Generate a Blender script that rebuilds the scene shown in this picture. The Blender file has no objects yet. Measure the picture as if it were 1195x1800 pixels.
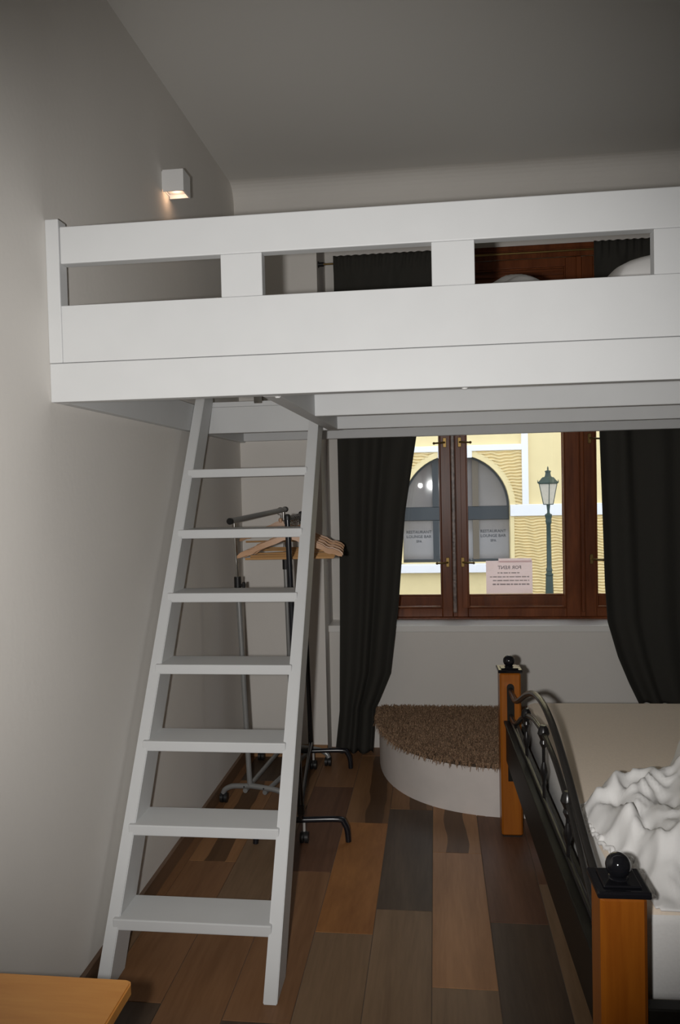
import bpy, bmesh, math, random
import numpy as np
from mathutils import Vector, Matrix, noise

random.seed(7)
scene = bpy.context.scene
COL = scene.collection

# ------------------------------------------------------------------ camera, world, light, exposure
cam_data = bpy.data.cameras.new('camera')
cam_data.sensor_fit = 'VERTICAL'
cam_data.sensor_height = 23.5
cam_data.sensor_width = 15.6
cam_data.lens = 18.0
cam_data.clip_start = 0.02
cam = bpy.data.objects.new('camera', cam_data)
COL.objects.link(cam)
CR, CU, CF = (0.99255834, 0.11963495, -0.02270294), (0.01871797, 0.03432863, 0.9992353), (-0.12032283, 0.99222428, -0.03183384)
CAM = Vector((0, 0, 1.5))
cam.matrix_world = Matrix(((CR[0], CU[0], -CF[0], CAM[0]), (CR[1], CU[1], -CF[1], CAM[1]), (CR[2], CU[2], -CF[2], CAM[2]), (0, 0, 0, 1)))
scene.camera = cam

world = bpy.data.worlds.new('overcast_sky')
scene.world = world
world.use_nodes = True
bg = world.node_tree.nodes['Background']
bg.inputs['Color'].default_value = (0.90, 0.96, 1.04, 1)
bg.inputs['Strength'].default_value = 2.0

# the flash of the camera that took the picture, beside the lens
fl = bpy.data.lights.new('camera_flash_offscreen', 'SPOT')
fl.energy = 158
fl.color = (1.0, 0.975, 0.95)
fl.shadow_soft_size = 0.022
fl.spot_size = math.radians(85)
fl.spot_blend = 0.75
flash = bpy.data.objects.new('camera_flash_offscreen', fl)
COL.objects.link(flash)
flash.location = (-0.115, 0.0, 1.495)
flash.rotation_euler = (math.radians(90 - 2), 0, math.radians(5.6))

vs = scene.view_settings
vs.view_transform = 'Standard'; vs.look = 'None'; vs.exposure = 0.0; vs.gamma = 1.0
vs.use_curve_mapping = False

# ------------------------------------------------------------------ materials
MAT = {}
def nodes_of(name):
    m = bpy.data.materials.new(name); m.use_nodes = True
    nt = m.node_tree
    return m, nt, nt.nodes['Principled BSDF'], nt.nodes, nt.links

def plain(name, col, rough=0.5, metal=0.0, spec=0.5, bump=0.0, bscale=60, var=0.0, vscale=4):
    m, nt, b, N, L = nodes_of(name)
    b.inputs['Base Color'].default_value = (*col, 1)
    b.inputs['Roughness'].default_value = rough
    b.inputs['Metallic'].default_value = metal
    b.inputs['Specular IOR Level'].default_value = spec
    tc = N.new('ShaderNodeTexCoord')
    if var:
        n = N.new('ShaderNodeTexNoise'); n.inputs['Scale'].default_value = vscale; n.inputs['Detail'].default_value = 5
        L.new(tc.outputs['Object'], n.inputs['Vector'])
        r = N.new('ShaderNodeValToRGB')
        r.color_ramp.elements[0].position = 0.3; r.color_ramp.elements[1].position = 0.7
        r.color_ramp.elements[0].color = (*[c * (1 - var) for c in col], 1)
        r.color_ramp.elements[1].color = (*[min(1, c * (1 + var)) for c in col], 1)
        L.new(n.outputs['Fac'], r.inputs['Fac']); L.new(r.outputs['Color'], b.inputs['Base Color'])
    if bump:
        n2 = N.new('ShaderNodeTexNoise'); n2.inputs['Scale'].default_value = bscale; n2.inputs['Detail'].default_value = 4
        L.new(tc.outputs['Object'], n2.inputs['Vector'])
        bp = N.new('ShaderNodeBump'); bp.inputs['Strength'].default_value = bump; bp.inputs['Distance'].default_value = 0.004
        L.new(n2.outputs['Fac'], bp.inputs['Height']); L.new(bp.outputs['Normal'], b.inputs['Normal'])
    MAT[name] = m
    return m

def wood(name, dark, light, rough=0.4, axis=1, scale=9, stretch=12, contrast=(0.3, 0.72), spec=0.5, knots=False, strips=None):
    """grain that runs along one object axis; the pattern shifts from object to object"""
    m, nt, b, N, L = nodes_of(name)
    tc = N.new('ShaderNodeTexCoord'); oi = N.new('ShaderNodeObjectInfo')
    add = N.new('ShaderNodeVectorMath'); add.operation = 'ADD'
    mul = N.new('ShaderNodeVectorMath'); mul.operation = 'SCALE'; mul.inputs['Scale'].default_value = 37.0
    cmb = N.new('ShaderNodeCombineXYZ')
    for i in range(3): L.new(oi.outputs['Random'], cmb.inputs[i])
    L.new(cmb.outputs[0], mul.inputs[0])
    L.new(tc.outputs['Object'], add.inputs[0]); L.new(mul.outputs[0], add.inputs[1])
    mp = N.new('ShaderNodeMapping')
    sc = [1.0, 1.0, 1.0]; sc[axis] = 1.0 / stretch
    mp.inputs['Scale'].default_value = sc
    L.new(add.outputs[0], mp.inputs['Vector'])
    n1 = N.new('ShaderNodeTexNoise'); n1.inputs['Scale'].default_value = scale; n1.inputs['Detail'].default_value = 8
    n1.inputs['Roughness'].default_value = 0.62; n1.inputs['Distortion'].default_value = 0.8
    L.new(mp.outputs[0], n1.inputs['Vector'])
    n2 = N.new('ShaderNodeTexNoise'); n2.inputs['Scale'].default_value = scale * 9; n2.inputs['Detail'].default_value = 4
    L.new(mp.outputs[0], n2.inputs['Vector'])
    mx = N.new('ShaderNodeMix'); mx.data_type = 'FLOAT'; mx.inputs['Factor'].default_value = 0.28
    L.new(n1.outputs['Fac'], mx.inputs['A']); L.new(n2.outputs['Fac'], mx.inputs['B'])
    r = N.new('ShaderNodeValToRGB')
    r.color_ramp.elements[0].position = contrast[0]; r.color_ramp.elements[1].position = contrast[1]
    r.color_ramp.elements[0].color = (*dark, 1); r.color_ramp.elements[1].color = (*light, 1)
    L.new(mx.outputs['Result'], r.inputs['Fac'])
    col = r.outputs['Color']
    if strips:                      # printed staves of other tones side by side in one tile
        sx = N.new('ShaderNodeSeparateXYZ'); L.new(tc.outputs['Object'], sx.inputs[0])
        wob = N.new('ShaderNodeTexNoise'); wob.inputs['Scale'].default_value = 2.2; L.new(add.outputs[0], wob.inputs['Vector'])
        ma = N.new('ShaderNodeMath'); ma.operation = 'MULTIPLY_ADD'; ma.inputs[1].default_value = 0.09
        L.new(wob.outputs['Fac'], ma.inputs[0]); L.new(sx.outputs['X'], ma.inputs[2])
        mr = N.new('ShaderNodeMapRange'); mr.inputs['From Min'].default_value = -0.055; mr.inputs['From Max'].default_value = 0.145
        L.new(ma.outputs[0], mr.inputs['Value'])
        cr = N.new('ShaderNodeValToRGB'); cr.color_ramp.interpolation = 'CONSTANT'
        e = cr.color_ramp.elements
        e[0].position = 0.0; e[0].color = (*[strips[0][1]] * 3, 1)
        e[1].position = strips[1][0]; e[1].color = (*[strips[1][1]] * 3, 1)
        for p_, v_ in strips[2:]:
            q = e.new(p_); q.color = (v_, v_, v_, 1)
        L.new(mr.outputs[0], cr.inputs['Fac'])
        mm = N.new('ShaderNodeMix'); mm.data_type = 'RGBA'; mm.blend_type = 'MULTIPLY'; mm.inputs['Factor'].default_value = 1
        L.new(col, mm.inputs['A']); L.new(cr.outputs['Color'], mm.inputs['B'])
        col = mm.outputs['Result']
    L.new(col, b.inputs['Base Color'])
    b.inputs['Roughness'].default_value = rough
    b.inputs['Specular IOR Level'].default_value = spec
    bp = N.new('ShaderNodeBump'); bp.inputs['Strength'].default_value = 0.12; bp.inputs['Distance'].default_value = 0.002
    L.new(mx.outputs['Result'], bp.inputs['Height']); L.new(bp.outputs['Normal'], b.inputs['Normal'])
    MAT[name] = m
    return m

def glass(name, tint=(0.97, 0.98, 0.98), refl=0.055, rough=0.008):
    m = bpy.data.materials.new(name); m.use_nodes = True
    nt = m.node_tree; N = nt.nodes; L = nt.links
    for n in list(N): N.remove(n)
    out = N.new('ShaderNodeOutputMaterial'); tr = N.new('ShaderNodeBsdfTransparent'); gl = N.new('ShaderNodeBsdfGlossy')
    tr.inputs['Color'].default_value = (*tint, 1); gl.inputs['Roughness'].default_value = rough
    fr = N.new('ShaderNodeFresnel'); fr.inputs['IOR'].default_value = 1.5
    mix = N.new('ShaderNodeMixShader')
    L.new(fr.outputs[0], mix.inputs['Fac']); L.new(tr.outputs[0], mix.inputs[1]); L.new(gl.outputs[0], mix.inputs[2])
    L.new(mix.outputs[0], out.inputs['Surface'])
    MAT[name] = m

def cloth(name, col, trans=0.15, bump=0.15, bscale=350, rough=0.95, var=0.06):
    m, nt, b, N, L = nodes_of(name)
    b.inputs['Roughness'].default_value = rough
    b.inputs['Specular IOR Level'].default_value = 0.15
    tc = N.new('ShaderNodeTexCoord')
    n = N.new('ShaderNodeTexNoise'); n.inputs['Scale'].default_value = bscale; n.inputs['Detail'].default_value = 3
    L.new(tc.outputs['Object'], n.inputs['Vector'])
    r = N.new('ShaderNodeValToRGB')
    r.color_ramp.elements[0].position = 0.3; r.color_ramp.elements[1].position = 0.7
    r.color_ramp.elements[0].color = (*[c * (1 - var) for c in col], 1); r.color_ramp.elements[1].color = (*[min(1, c * (1 + var)) for c in col], 1)
    L.new(n.outputs['Fac'], r.inputs['Fac']); L.new(r.outputs['Color'], b.inputs['Base Color'])
    bp = N.new('ShaderNodeBump'); bp.inputs['Strength'].default_value = bump; bp.inputs['Distance'].default_value = 0.002
    L.new(n.outputs['Fac'], bp.inputs['Height']); L.new(bp.outputs['Normal'], b.inputs['Normal'])
    if trans:
        t = N.new('ShaderNodeBsdfTranslucent'); L.new(r.outputs['Color'], t.inputs['Color'])
        mix = N.new('ShaderNodeMixShader'); mix.inputs['Fac'].default_value = trans
        L.new(b.outputs[0], mix.inputs[1]); L.new(t.outputs[0], mix.inputs[2])
        L.new(mix.outputs[0], N['Material Output'].inputs['Surface'])
    MAT[name] = m

plain('wall_paint', (0.775, 0.745, 0.70), 0.92, spec=0.2, bump=0.12, bscale=45, var=0.025, vscale=2.0)
plain('ceiling_paint', (0.76, 0.74, 0.70), 0.95, spec=0.1, bump=0.05, bscale=40)
plain('white_lacquer', (0.655, 0.665, 0.665), 0.48, spec=0.3, bump=0.05, bscale=14, var=0.015, vscale=9)
plain('sill_paint', (0.84, 0.825, 0.79), 0.3)
plain('step_plaster', (0.74, 0.69, 0.65), 0.85, spec=0.2, bump=0.15, bscale=30, var=0.06, vscale=6)
plain('grout', (0.17, 0.13, 0.10), 0.9)
T_MID, T_ORANGE, T_DARK, T_GREY, T_LIGHT, T_RED = 'tile_brown', 'tile_orange', 'tile_dark', 'tile_greybrown', 'tile_light', 'tile_redbrown'
wood(T_MID, (0.17, 0.08, 0.034), (0.31, 0.162, 0.078), 0.48, spec=0.3)
wood(T_ORANGE, (0.22, 0.085, 0.024), (0.44, 0.195, 0.06), 0.48, spec=0.3, scale=7, stretch=5)
wood(T_DARK, (0.055, 0.036, 0.024), (0.13, 0.088, 0.058), 0.48, spec=0.3)
wood(T_GREY, (0.155, 0.092, 0.048), (0.28, 0.18, 0.105), 0.48, spec=0.3)
wood(T_LIGHT, (0.26, 0.122, 0.050), (0.45, 0.235, 0.112), 0.48, spec=0.3)
wood(T_RED, (0.085, 0.038, 0.02), (0.2, 0.098, 0.054), 0.48, spec=0.3)
wood('tile_staves', (0.22, 0.105, 0.042), (0.41, 0.21, 0.09), 0.48, spec=0.3, strips=[(0, 1.0), (0.32, 0.36), (0.74, 1.0)])
wood('tile_staves_dark', (0.20, 0.098, 0.042), (0.36, 0.19, 0.085), 0.48, spec=0.3, strips=[(0, 0.85), (0.45, 0.38), (0.85, 0.7)])
wood('baseboard_tile', (0.10, 0.058, 0.034), (0.24, 0.14, 0.08), 0.4, scale=6)
wood('baseboard_tile_back', (0.22, 0.11, 0.05), (0.40, 0.22, 0.10), 0.4, axis=0, scale=6)
wood('window_wood', (0.075, 0.020, 0.007), (0.25, 0.075, 0.025), 0.33, spec=0.25, axis=2, scale=8, stretch=10)
wood('window_wood_rail', (0.075, 0.020, 0.007), (0.25, 0.075, 0.025), 0.33, spec=0.25, axis=0, scale=8, stretch=10)
plain('worn_strip', (0.17, 0.12, 0.10), 0.35, bump=0.5, bscale=60, var=0.5, vscale=40)
wood('post_wood', (0.23, 0.060, 0.005), (0.41, 0.132, 0.012), 0.32, axis=2, scale=10, stretch=14)
wood('table_wood', (0.47, 0.18, 0.034), (0.67, 0.33, 0.082), 0.42, axis=0, scale=6, stretch=7)
wood('hanger_wood', (0.46, 0.25, 0.13), (0.68, 0.42, 0.25), 0.4, axis=0, scale=12, stretch=8)
wood('dowel_wood', (0.46, 0.24, 0.09), (0.62, 0.36, 0.15), 0.45, axis=0, scale=12, stretch=8)
plain('black_iron', (0.009, 0.008, 0.008), 0.28, spec=0.45)
plain('grey_iron', (0.020, 0.018, 0.016), 0.27, metal=0.0, spec=0.5)
plain('black_gloss', (0.008, 0.008, 0.010), 0.09, spec=0.6)
plain('black_board', (0.011, 0.010, 0.008), 0.5, spec=0.22)
plain('black_tube', (0.011, 0.012, 0.016), 0.22, spec=0.6)
plain('grey_tube', (0.33, 0.335, 0.33), 0.35, metal=0.35)
plain('chrome', (0.82, 0.81, 0.78), 0.10, metal=1.0)
plain('black_plastic', (0.012, 0.012, 0.012), 0.45)
plain('caster_pale', (0.45, 0.44, 0.42), 0.5)
plain('brass', (0.20, 0.13, 0.045), 0.38, metal=0.9)
cloth('curtain_fabric', (0.048, 0.046, 0.040), 0.10, 0.25, 420)
cloth('mattress_fabric', (0.80, 0.69, 0.57), 0.0, 0.25, 160, var=0.03)
cloth('mattress_side', (0.78, 0.77, 0.75), 0.0, 0.2, 160, var=0.02)
cloth('white_cotton', (0.90, 0.89, 0.87), 0.08, 0.05, 500, rough=0.8, var=0.01)
cloth('rug_base', (0.085, 0.062, 0.045), 0.0, 0.4, 200)
cloth('rug_pile', (0.33, 0.215, 0.135), 0.12, 0.0, 160, var=0.75)
plain('facade_yellow', (0.80, 0.665, 0.375), 0.9, spec=0.1, bump=0.1, bscale=25, var=0.03, vscale=3)
plain('facade_ridge', (0.80, 0.655, 0.365), 0.9, spec=0.1, var=0.04, vscale=5)
plain('facade_white', (0.84, 0.84, 0.86), 0.85, spec=0.2)
plain('facade_dark_frame', (0.030, 0.036, 0.042), 0.3)
plain('facade_mullion', (0.13, 0.105, 0.075), 0.4)
plain('facade_glass', (0.20, 0.185, 0.178), 0.06, spec=0.8, var=0.12, vscale=1.2)
plain('lettering_dark', (0.05, 0.05, 0.055), 0.6)
plain('lamp_green', (0.020, 0.044, 0.039), 0.4, spec=0.5, bump=0.1, bscale=40, var=0.2, vscale=12)
cloth('lantern_glass', (0.82, 0.78, 0.70), 0.5, 0.0, 20, rough=0.15, var=0.05)
cloth('paper', (0.93, 0.84, 0.85), 0.72, 0.0, 100, var=0.01)
plain('print_pale', (0.52, 0.46, 0.48), 0.8)
plain('print_grey', (0.36, 0.31, 0.34), 0.8)
plain('street_stone', (0.30, 0.29, 0.28), 0.9, bump=0.5, bscale=12, var=0.2, vscale=3)
plain('lamp_white', (0.78, 0.78, 0.77), 0.45)
plain('lamp_inner', (0.78, 0.78, 0.77), 0.4)
glass('window_glass')

# ------------------------------------------------------------------ mesh helpers
def wloc(o):
    v = Vector((0, 0, 0))
    while o is not None:
        v = v + Vector(o.location); o = o.parent
    return v

def obj(name, bm, mat, parent=None, at=None, smooth=False, sharp=35):
    """world-coordinate bmesh -> one mesh object under parent (or at a point of its own)"""
    base = wloc(parent) if parent is not None else Vector(at or (0, 0, 0))
    bmesh.ops.translate(bm, verts=bm.verts, vec=-base)
    bmesh.ops.recalc_face_normals(bm, faces=bm.faces)
    me = bpy.data.meshes.new(name)
    bm.to_mesh(me); bm.free()
    if smooth:
        for p in me.polygons: p.use_smooth = True
        try: me.set_sharp_from_angle(angle=math.radians(sharp))
        except Exception: pass
    me.materials.append(MAT[mat])
    o = bpy.data.objects.new(name, me); COL.objects.link(o)
    if parent is not None: o.parent = parent
    else: o.location = base
    return o

def thing(name, label, cat, loc=(0, 0, 0), group=None):
    o = bpy.data.objects.new(name, None); o.empty_display_size = 0.1; COL.objects.link(o)
    o.location = loc
    return tag(o, label, cat, group)

def tag(o, label, cat, group=None):
    o['label'] = label; o['category'] = cat
    if group: o['group'] = group
    return o

def struct(o, label=None, cat=None):
    o['kind'] = 'structure'
    if label: o['label'] = label
    if cat: o['category'] = cat
    return o

def sroot(name, label, cat, loc=(0, 0, 0)):
    o = bpy.data.objects.new(name, None); o.empty_display_size = 0.1; COL.objects.link(o); o.location = loc
    return struct(o, label, cat)

def box(bm, lo, hi, bev=0.0, seg=2):
    v = [bm.verts.new((x, y, z)) for x in (lo[0], hi[0]) for y in (lo[1], hi[1]) for z in (lo[2], hi[2])]
    fs = [bm.faces.new([v[i] for i in f]) for f in ((0, 1, 3, 2), (4, 6, 7, 5), (0, 4, 5, 1), (2, 3, 7, 6), (0, 2, 6, 4), (1, 5, 7, 3))]
    if bev:
        es = list({e for f in fs for e in f.edges})
        bmesh.ops.bevel(bm, geom=es, offset=bev, segments=seg, profile=0.5, affect='EDGES')
    return bm

def B(lo, hi, bev=0.0, seg=2):
    return box(bmesh.new(), lo, hi, bev, seg)

def prism(bm, pts, axis, lo, hi):
    """polygon pts (2D) extruded along axis"""
    def P(p, t):
        if axis == 0: return (t, p[0], p[1])
        if axis == 1: return (p[0], t, p[1])
        return (p[0], p[1], t)
    a = [bm.verts.new(P(p, lo)) for p in pts]; b = [bm.verts.new(P(p, hi)) for p in pts]
    n = len(pts)
    bm.faces.new(a); bm.faces.new(b[::-1])
    for i in range(n): bm.faces.new((a[i], b[i], b[(i + 1) % n], a[(i + 1) % n]))
    return bm

def tube(bm, path, r, seg=10, caps=True, radii=None):
    path = [Vector(p) for p in path]
    rings = []
    up = None
    for i, p in enumerate(path):
        d = (path[min(i + 1, len(path) - 1)] - path[max(i - 1, 0)]).normalized()
        if up is None:
            up = Vector((0, 0, 1)) if abs(d.z) < 0.9 else Vector((1, 0, 0))
        s = d.cross(up).normalized(); up = s.cross(d).normalized()
        rr = radii[i] if radii else r
        rings.append([bm.verts.new(p + (s * math.cos(2 * math.pi * k / seg) + up * math.sin(2 * math.pi * k / seg)) * rr) for k in range(seg)])
    for a, b in zip(rings, rings[1:]):
        for k in range(seg): bm.faces.new((a[k], a[(k + 1) % seg], b[(k + 1) % seg], b[k]))
    if caps:
        bm.faces.new(rings[0][::-1]); bm.faces.new(rings[-1])
    return bm

def lathe(bm, prof, c, seg=20, axis=2):
    """profile (radius, height) turned about a vertical axis through c"""
    rings = []
    for r, h in prof:
        r = max(r, 1e-4)
        rings.append([bm.verts.new((c[0] + r * math.cos(2 * math.pi * k / seg), c[1] + r * math.sin(2 * math.pi * k / seg), c[2] + h)) for k in range(seg)])
    for a, b in zip(rings, rings[1:]):
        for k in range(seg): bm.faces.new((a[k], a[(k + 1) % seg], b[(k + 1) % seg], b[k]))
    bm.faces.new(rings[0][::-1]); bm.faces.new(rings[-1])
    return bm

def smooth_path(pts, n=6):
    pts = [Vector(p) for p in pts]; out = []
    for i in range(len(pts) - 1):
        p0, p1, p2, p3 = pts[max(i - 1, 0)], pts[i], pts[i + 1], pts[min(i + 2, len(pts) - 1)]
        for k in range(n):
            t = k / n
            out.append(0.5 * ((2 * p1) + (p2 - p0) * t + (2 * p0 - 5 * p1 + 4 * p2 - p3) * t * t + (3 * p1 - p0 - 3 * p2 + p3) * t ** 3))
    out.append(pts[-1])
    return out

def ball(bm, c, r, u=20, v=12):
    bmesh.ops.create_uvsphere(bm, u_segments=u, v_segments=v, radius=r, matrix=Matrix.Translation(c))
    return bm

def mesh_np(name, verts, faces, mat, parent=None, at=None, smooth=False):
    base = wloc(parent) if parent is not None else Vector(at or (0, 0, 0))
    me = bpy.data.meshes.new(name)
    V = np.asarray(verts, float) - np.array(base)
    me.from_pydata(V.tolist(), [], [list(f) for f in faces])
    if smooth:
        for p in me.polygons: p.use_smooth = True
    me.materials.append(MAT[mat])
    o = bpy.data.objects.new(name, me); COL.objects.link(o)
    if parent is not None: o.parent = parent
    else: o.location = base
    return o

def interp(table, t):
    if t <= table[0][0]: return table[0][1]
    for (a, va), (b, vb) in zip(table, table[1:]):
        if t <= b: return va + (vb - va) * (t - a) / (b - a)
    return table[-1][1]

def lettering(name, text, size, mat, parent, loc, mirror=False, bold=0.0):
    """flat letters standing in the XZ plane and facing the room"""
    c = bpy.data.curves.new(name, 'FONT'); c.body = text; c.size = size; c.align_x = 'CENTER'; c.align_y = 'CENTER'
    c.extrude = 0.0006; c.offset = bold; c.resolution_u = 2
    t = bpy.data.objects.new('tmp', c); COL.objects.link(t)
    dg = bpy.context.evaluated_depsgraph_get()
    me = bpy.data.meshes.new_from_object(t.evaluated_get(dg))
    bpy.data.objects.remove(t); bpy.data.curves.remove(c)
    base = wloc(parent); s = -1 if mirror else 1
    for v in me.vertices:
        x, y, z = v.co
        v.co = (s * x + loc[0] - base[0], -z + loc[1] - base[1], y + loc[2] - base[2])
    me.name = name; me.materials.clear(); me.materials.append(MAT[mat])
    o = bpy.data.objects.new(name, me); COL.objects.link(o); o.parent = parent
    return o

def copy_tree(o, parent=None):
    c = o.copy(); COL.objects.link(c); c.parent = parent
    for ch in o.children: copy_tree(ch, c)
    return c

# ------------------------------------------------------------------ the room
XL, XR, YB, YR, ZC = -1.07, 2.60, 4.28, -2.45, 3.163      # left wall, right wall, back pier, rear wall, ceiling
NX0, NX1, NZ = -0.617, 1.56, 2.885                        # window niche
YW = 4.62                                                 # inner window plane

floor = struct(obj('floor', B((XL - 0.2, YR - 0.2, -0.25), (XR + 0.2, YB + 0.3, -0.0035)), 'grout'), 'floor of wood-look tiles in many browns', 'floor')
struct(obj('wall_left', B((XL - 0.2, YR - 0.2, -0.25), (XL, YB + 0.72, 3.5)), 'wall_paint'), 'plain off-white plaster wall behind the ladder', 'wall')
struct(obj('wall_right', B((XR, YR - 0.2, -0.25), (XR + 0.2, YB + 0.72, 3.5)), 'wall_paint'), 'plain off-white plaster wall at the head of the bed', 'wall')
bm = bmesh.new()
box(bm, (XL, YB, -0.25), (NX0, YB + 0.72, 3.5)); box(bm, (NX1, YB, -0.25), (XR, YB + 0.72, 3.5))
box(bm, (NX0, YB, NZ), (NX1, YB + 0.72, 3.5)); box(bm, (NX0, 4.45, -0.25), (NX1, YB + 0.72, 0.676))
box(bm, (NX0, 4.622, 0.66), (-0.499, YB + 0.72, NZ + 0.01)); box(bm, (1.444, 4.622, 0.66), (NX1, YB + 0.72, NZ + 0.01)); box(bm, (-0.5, 4.622, 2.854), (1.445, YB + 0.72, NZ + 0.01))
# cove where the ceiling turns into the wall
R = 0.10; cv = [(YB, ZC), (YB - R, ZC)]
for k in range(1, 7):
    a = k / 7 * math.pi / 2
    cv.append((YB - R + R * math.sin(a), ZC - R + R * math.cos(a)))
cv.append((YB, ZC - R))
prism(bm, cv, 0, XL, XR)
struct(obj('wall_back', bm, 'wall_paint'), 'off-white end wall with the deep window niche', 'wall')
struct(obj('wall_rear', B((XL, YR - 0.3, -0.25), (XR, YR, 3.5)), 'wall_paint'), 'off-white wall opposite the window niche', 'wall')
struct(obj('ceiling', B((XL - 0.2, YR - 0.2, ZC), (XR + 0.2, YB + 0.72, ZC + 0.3)), 'ceiling_paint'), 'plain pale ceiling above the loft bed', 'ceiling')

# floor tiles, one object each
TW, TL, GAP = 0.197, 0.868, 0.0022
X0 = 0.358 - 7 * TW
cols = {0: 2.17, 1: 2.60, 2: 2.114, 3: 2.572, 4: 2.73, 5: 2.311, 6: 2.677, 7: 2.08, 8: 2.45, 9: 2.22}
looks = {(0, -1): T_DARK, (0, 0): T_MID, (0, 1): 'tile_staves', (0, 2): T_DARK,
         (1, -1): T_MID, (1, 0): T_GREY, (1, 1): 'tile_staves_dark', (1, 2): T_DARK,
         (2, -1): T_DARK, (2, 0): T_MID, (2, 1): T_RED, (2, 2): T_MID,
         (3, -1): T_GREY, (3, 0): T_ORANGE, (3, 1): 'tile_staves_dark', (3, 2): T_MID,
         (4, -1): T_GREY, (4, 0): T_DARK, (4, 1): 'tile_staves_dark', (4, 2): T_DARK,
         (5, -1): T_GREY, (5, 0): T_LIGHT, (5, 1): 'tile_staves',
         (6, -1): T_DARK, (6, 0): T_RED, (6, 1): T_MID,
         (7, -1): T_MID, (7, 0): T_GREY, (7, 1): T_RED}
tile_mesh = {}
def tile(x0, x1, y0, y1, mat):
    w, l = round(x1 - x0, 4), round(y1 - y0, 4)
    key = (w, l, mat)
    if key not in tile_mesh:
        b_ = bmesh.new(); box(b_, (-w / 2, -l / 2, -0.012), (w / 2, l / 2, 0), 0.0008, 1)
        me = bpy.data.meshes.new('tile'); b_.to_mesh(me); b_.free(); me.materials.append(MAT[mat]); tile_mesh[key] = me
    o = bpy.data.objects.new('tile', tile_mesh[key]); COL.objects.link(o); o.parent = floor
    o.location = ((x0 + x1) / 2, (y0 + y1) / 2, random.uniform(-0.0004, 0.0004))
pal = [T_MID, T_GREY, T_RED, T_LIGHT, T_DARK, T_ORANGE]
tile(XL, X0 - GAP / 2, 1.0, 2.6, T_GREY); tile(XL, X0 - GAP / 2, 2.6 + GAP, YB, T_MID)
field = bmesh.new()
for c_ in range(0, 19):
    xa, xb = X0 + c_ * TW + GAP / 2, min(X0 + (c_ + 1) * TW - GAP / 2, XR)
    ph = cols.get(c_, 2.0 + random.random() * TL)
    for k in range(-7, 4):
        ya, yb = max(ph + k * TL + GAP / 2, YR), min(ph + (k + 1) * TL - GAP / 2, YB if xb < NX0 + 0.05 else 4.45)
        if yb - ya < 0.02: continue
        if c_ <= 9 and yb > 1.15:
            tile(xa, xb, ya, yb, looks.get((c_, k), random.choice(pal)))
        else:
            box(field, (xa, ya, -0.012), (xb, yb, 0))
o = obj('tile_field', field, T_MID, floor); o['kind'] = 'stuff'

struct(obj('baseboard_left', B((XL - 0.01, 0.2, -0.003), (XL + 0.014, YB, 0.068), 0.002, 1), 'baseboard_tile'), 'dark brown tile skirting along the ladder wall', 'baseboard')
struct(obj('baseboard_back', B((XL, YB - 0.014, -0.003), (NX0, YB + 0.01, 0.068), 0.002, 1), 'baseboard_tile_back'), 'orange-brown tile skirting behind the clothes racks', 'baseboard')
struct(obj('trim_1', B((NX0, 4.415, 0.672), (NX1, YW + 0.03, 0.71), 0.004, 2), 'sill_paint'), 'white window board below the brown window', 'window sill')

# ------------------------------------------------------------------ the window
win = sroot('window_1', 'dark brown double casement window in the niche', 'window', (0.47, YW, 0.71))
WX0, WX1, WZ0, WZ1, WT = -0.50, 1.445, 0.71, 2.855, 2.42
fr = bmesh.new()
box(fr, (WX0, YW, WZ0), (WX0 + 0.07, YW + 0.26, WZ1), 0.003, 1); box(fr, (WX1 - 0.07, YW, WZ0), (WX1, YW + 0.26, WZ1), 0.003, 1)
box(fr, (WX0 + 0.07, YW, WZ1 - 0.075), (WX1 - 0.07, YW + 0.26, WZ1), 0.003, 1); box(fr, (WX0 + 0.07, YW, WZ0), (WX1 - 0.07, YW + 0.26, WZ0 + 0.012), 0.003, 1)
box(fr, (WX0 + 0.07, YW - 0.01, WZ1 - 0.03), (WX1 - 0.07, YW + 0.02, WZ1 - 0.004), 0.003, 1)
obj('frame', fr, 'window_wood', win)
obj('transom', B((WX0 + 0.07, YW - 0.006, WT), (WX1 - 0.07, YW + 0.25, WT + 0.10), 0.006, 2), 'window_wood_rail', win)
MUL = ((0.096, 0.126), (0.822, 0.852))
for a, b in MUL:
    obj('mullion', B((a, YW + 0.012, WZ0 + 0.012), (b, YW + 0.25, WZ1 - 0.075), 0.003, 1), 'window_wood', win)
ms = obj('cover_strip', B((0.094, YW - 0.016, WZ0 + 0.04), (0.118, YW + 0.011, WT), 0.006, 2), 'worn_strip', win); ms['label'] = 'worn greyish strip over the meeting stiles'
obj('cover_strip', B((0.826, YW - 0.012, WZ0 + 0.04), (0.848, YW + 0.011, WT), 0.006, 2), 'window_wood', win)

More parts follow.
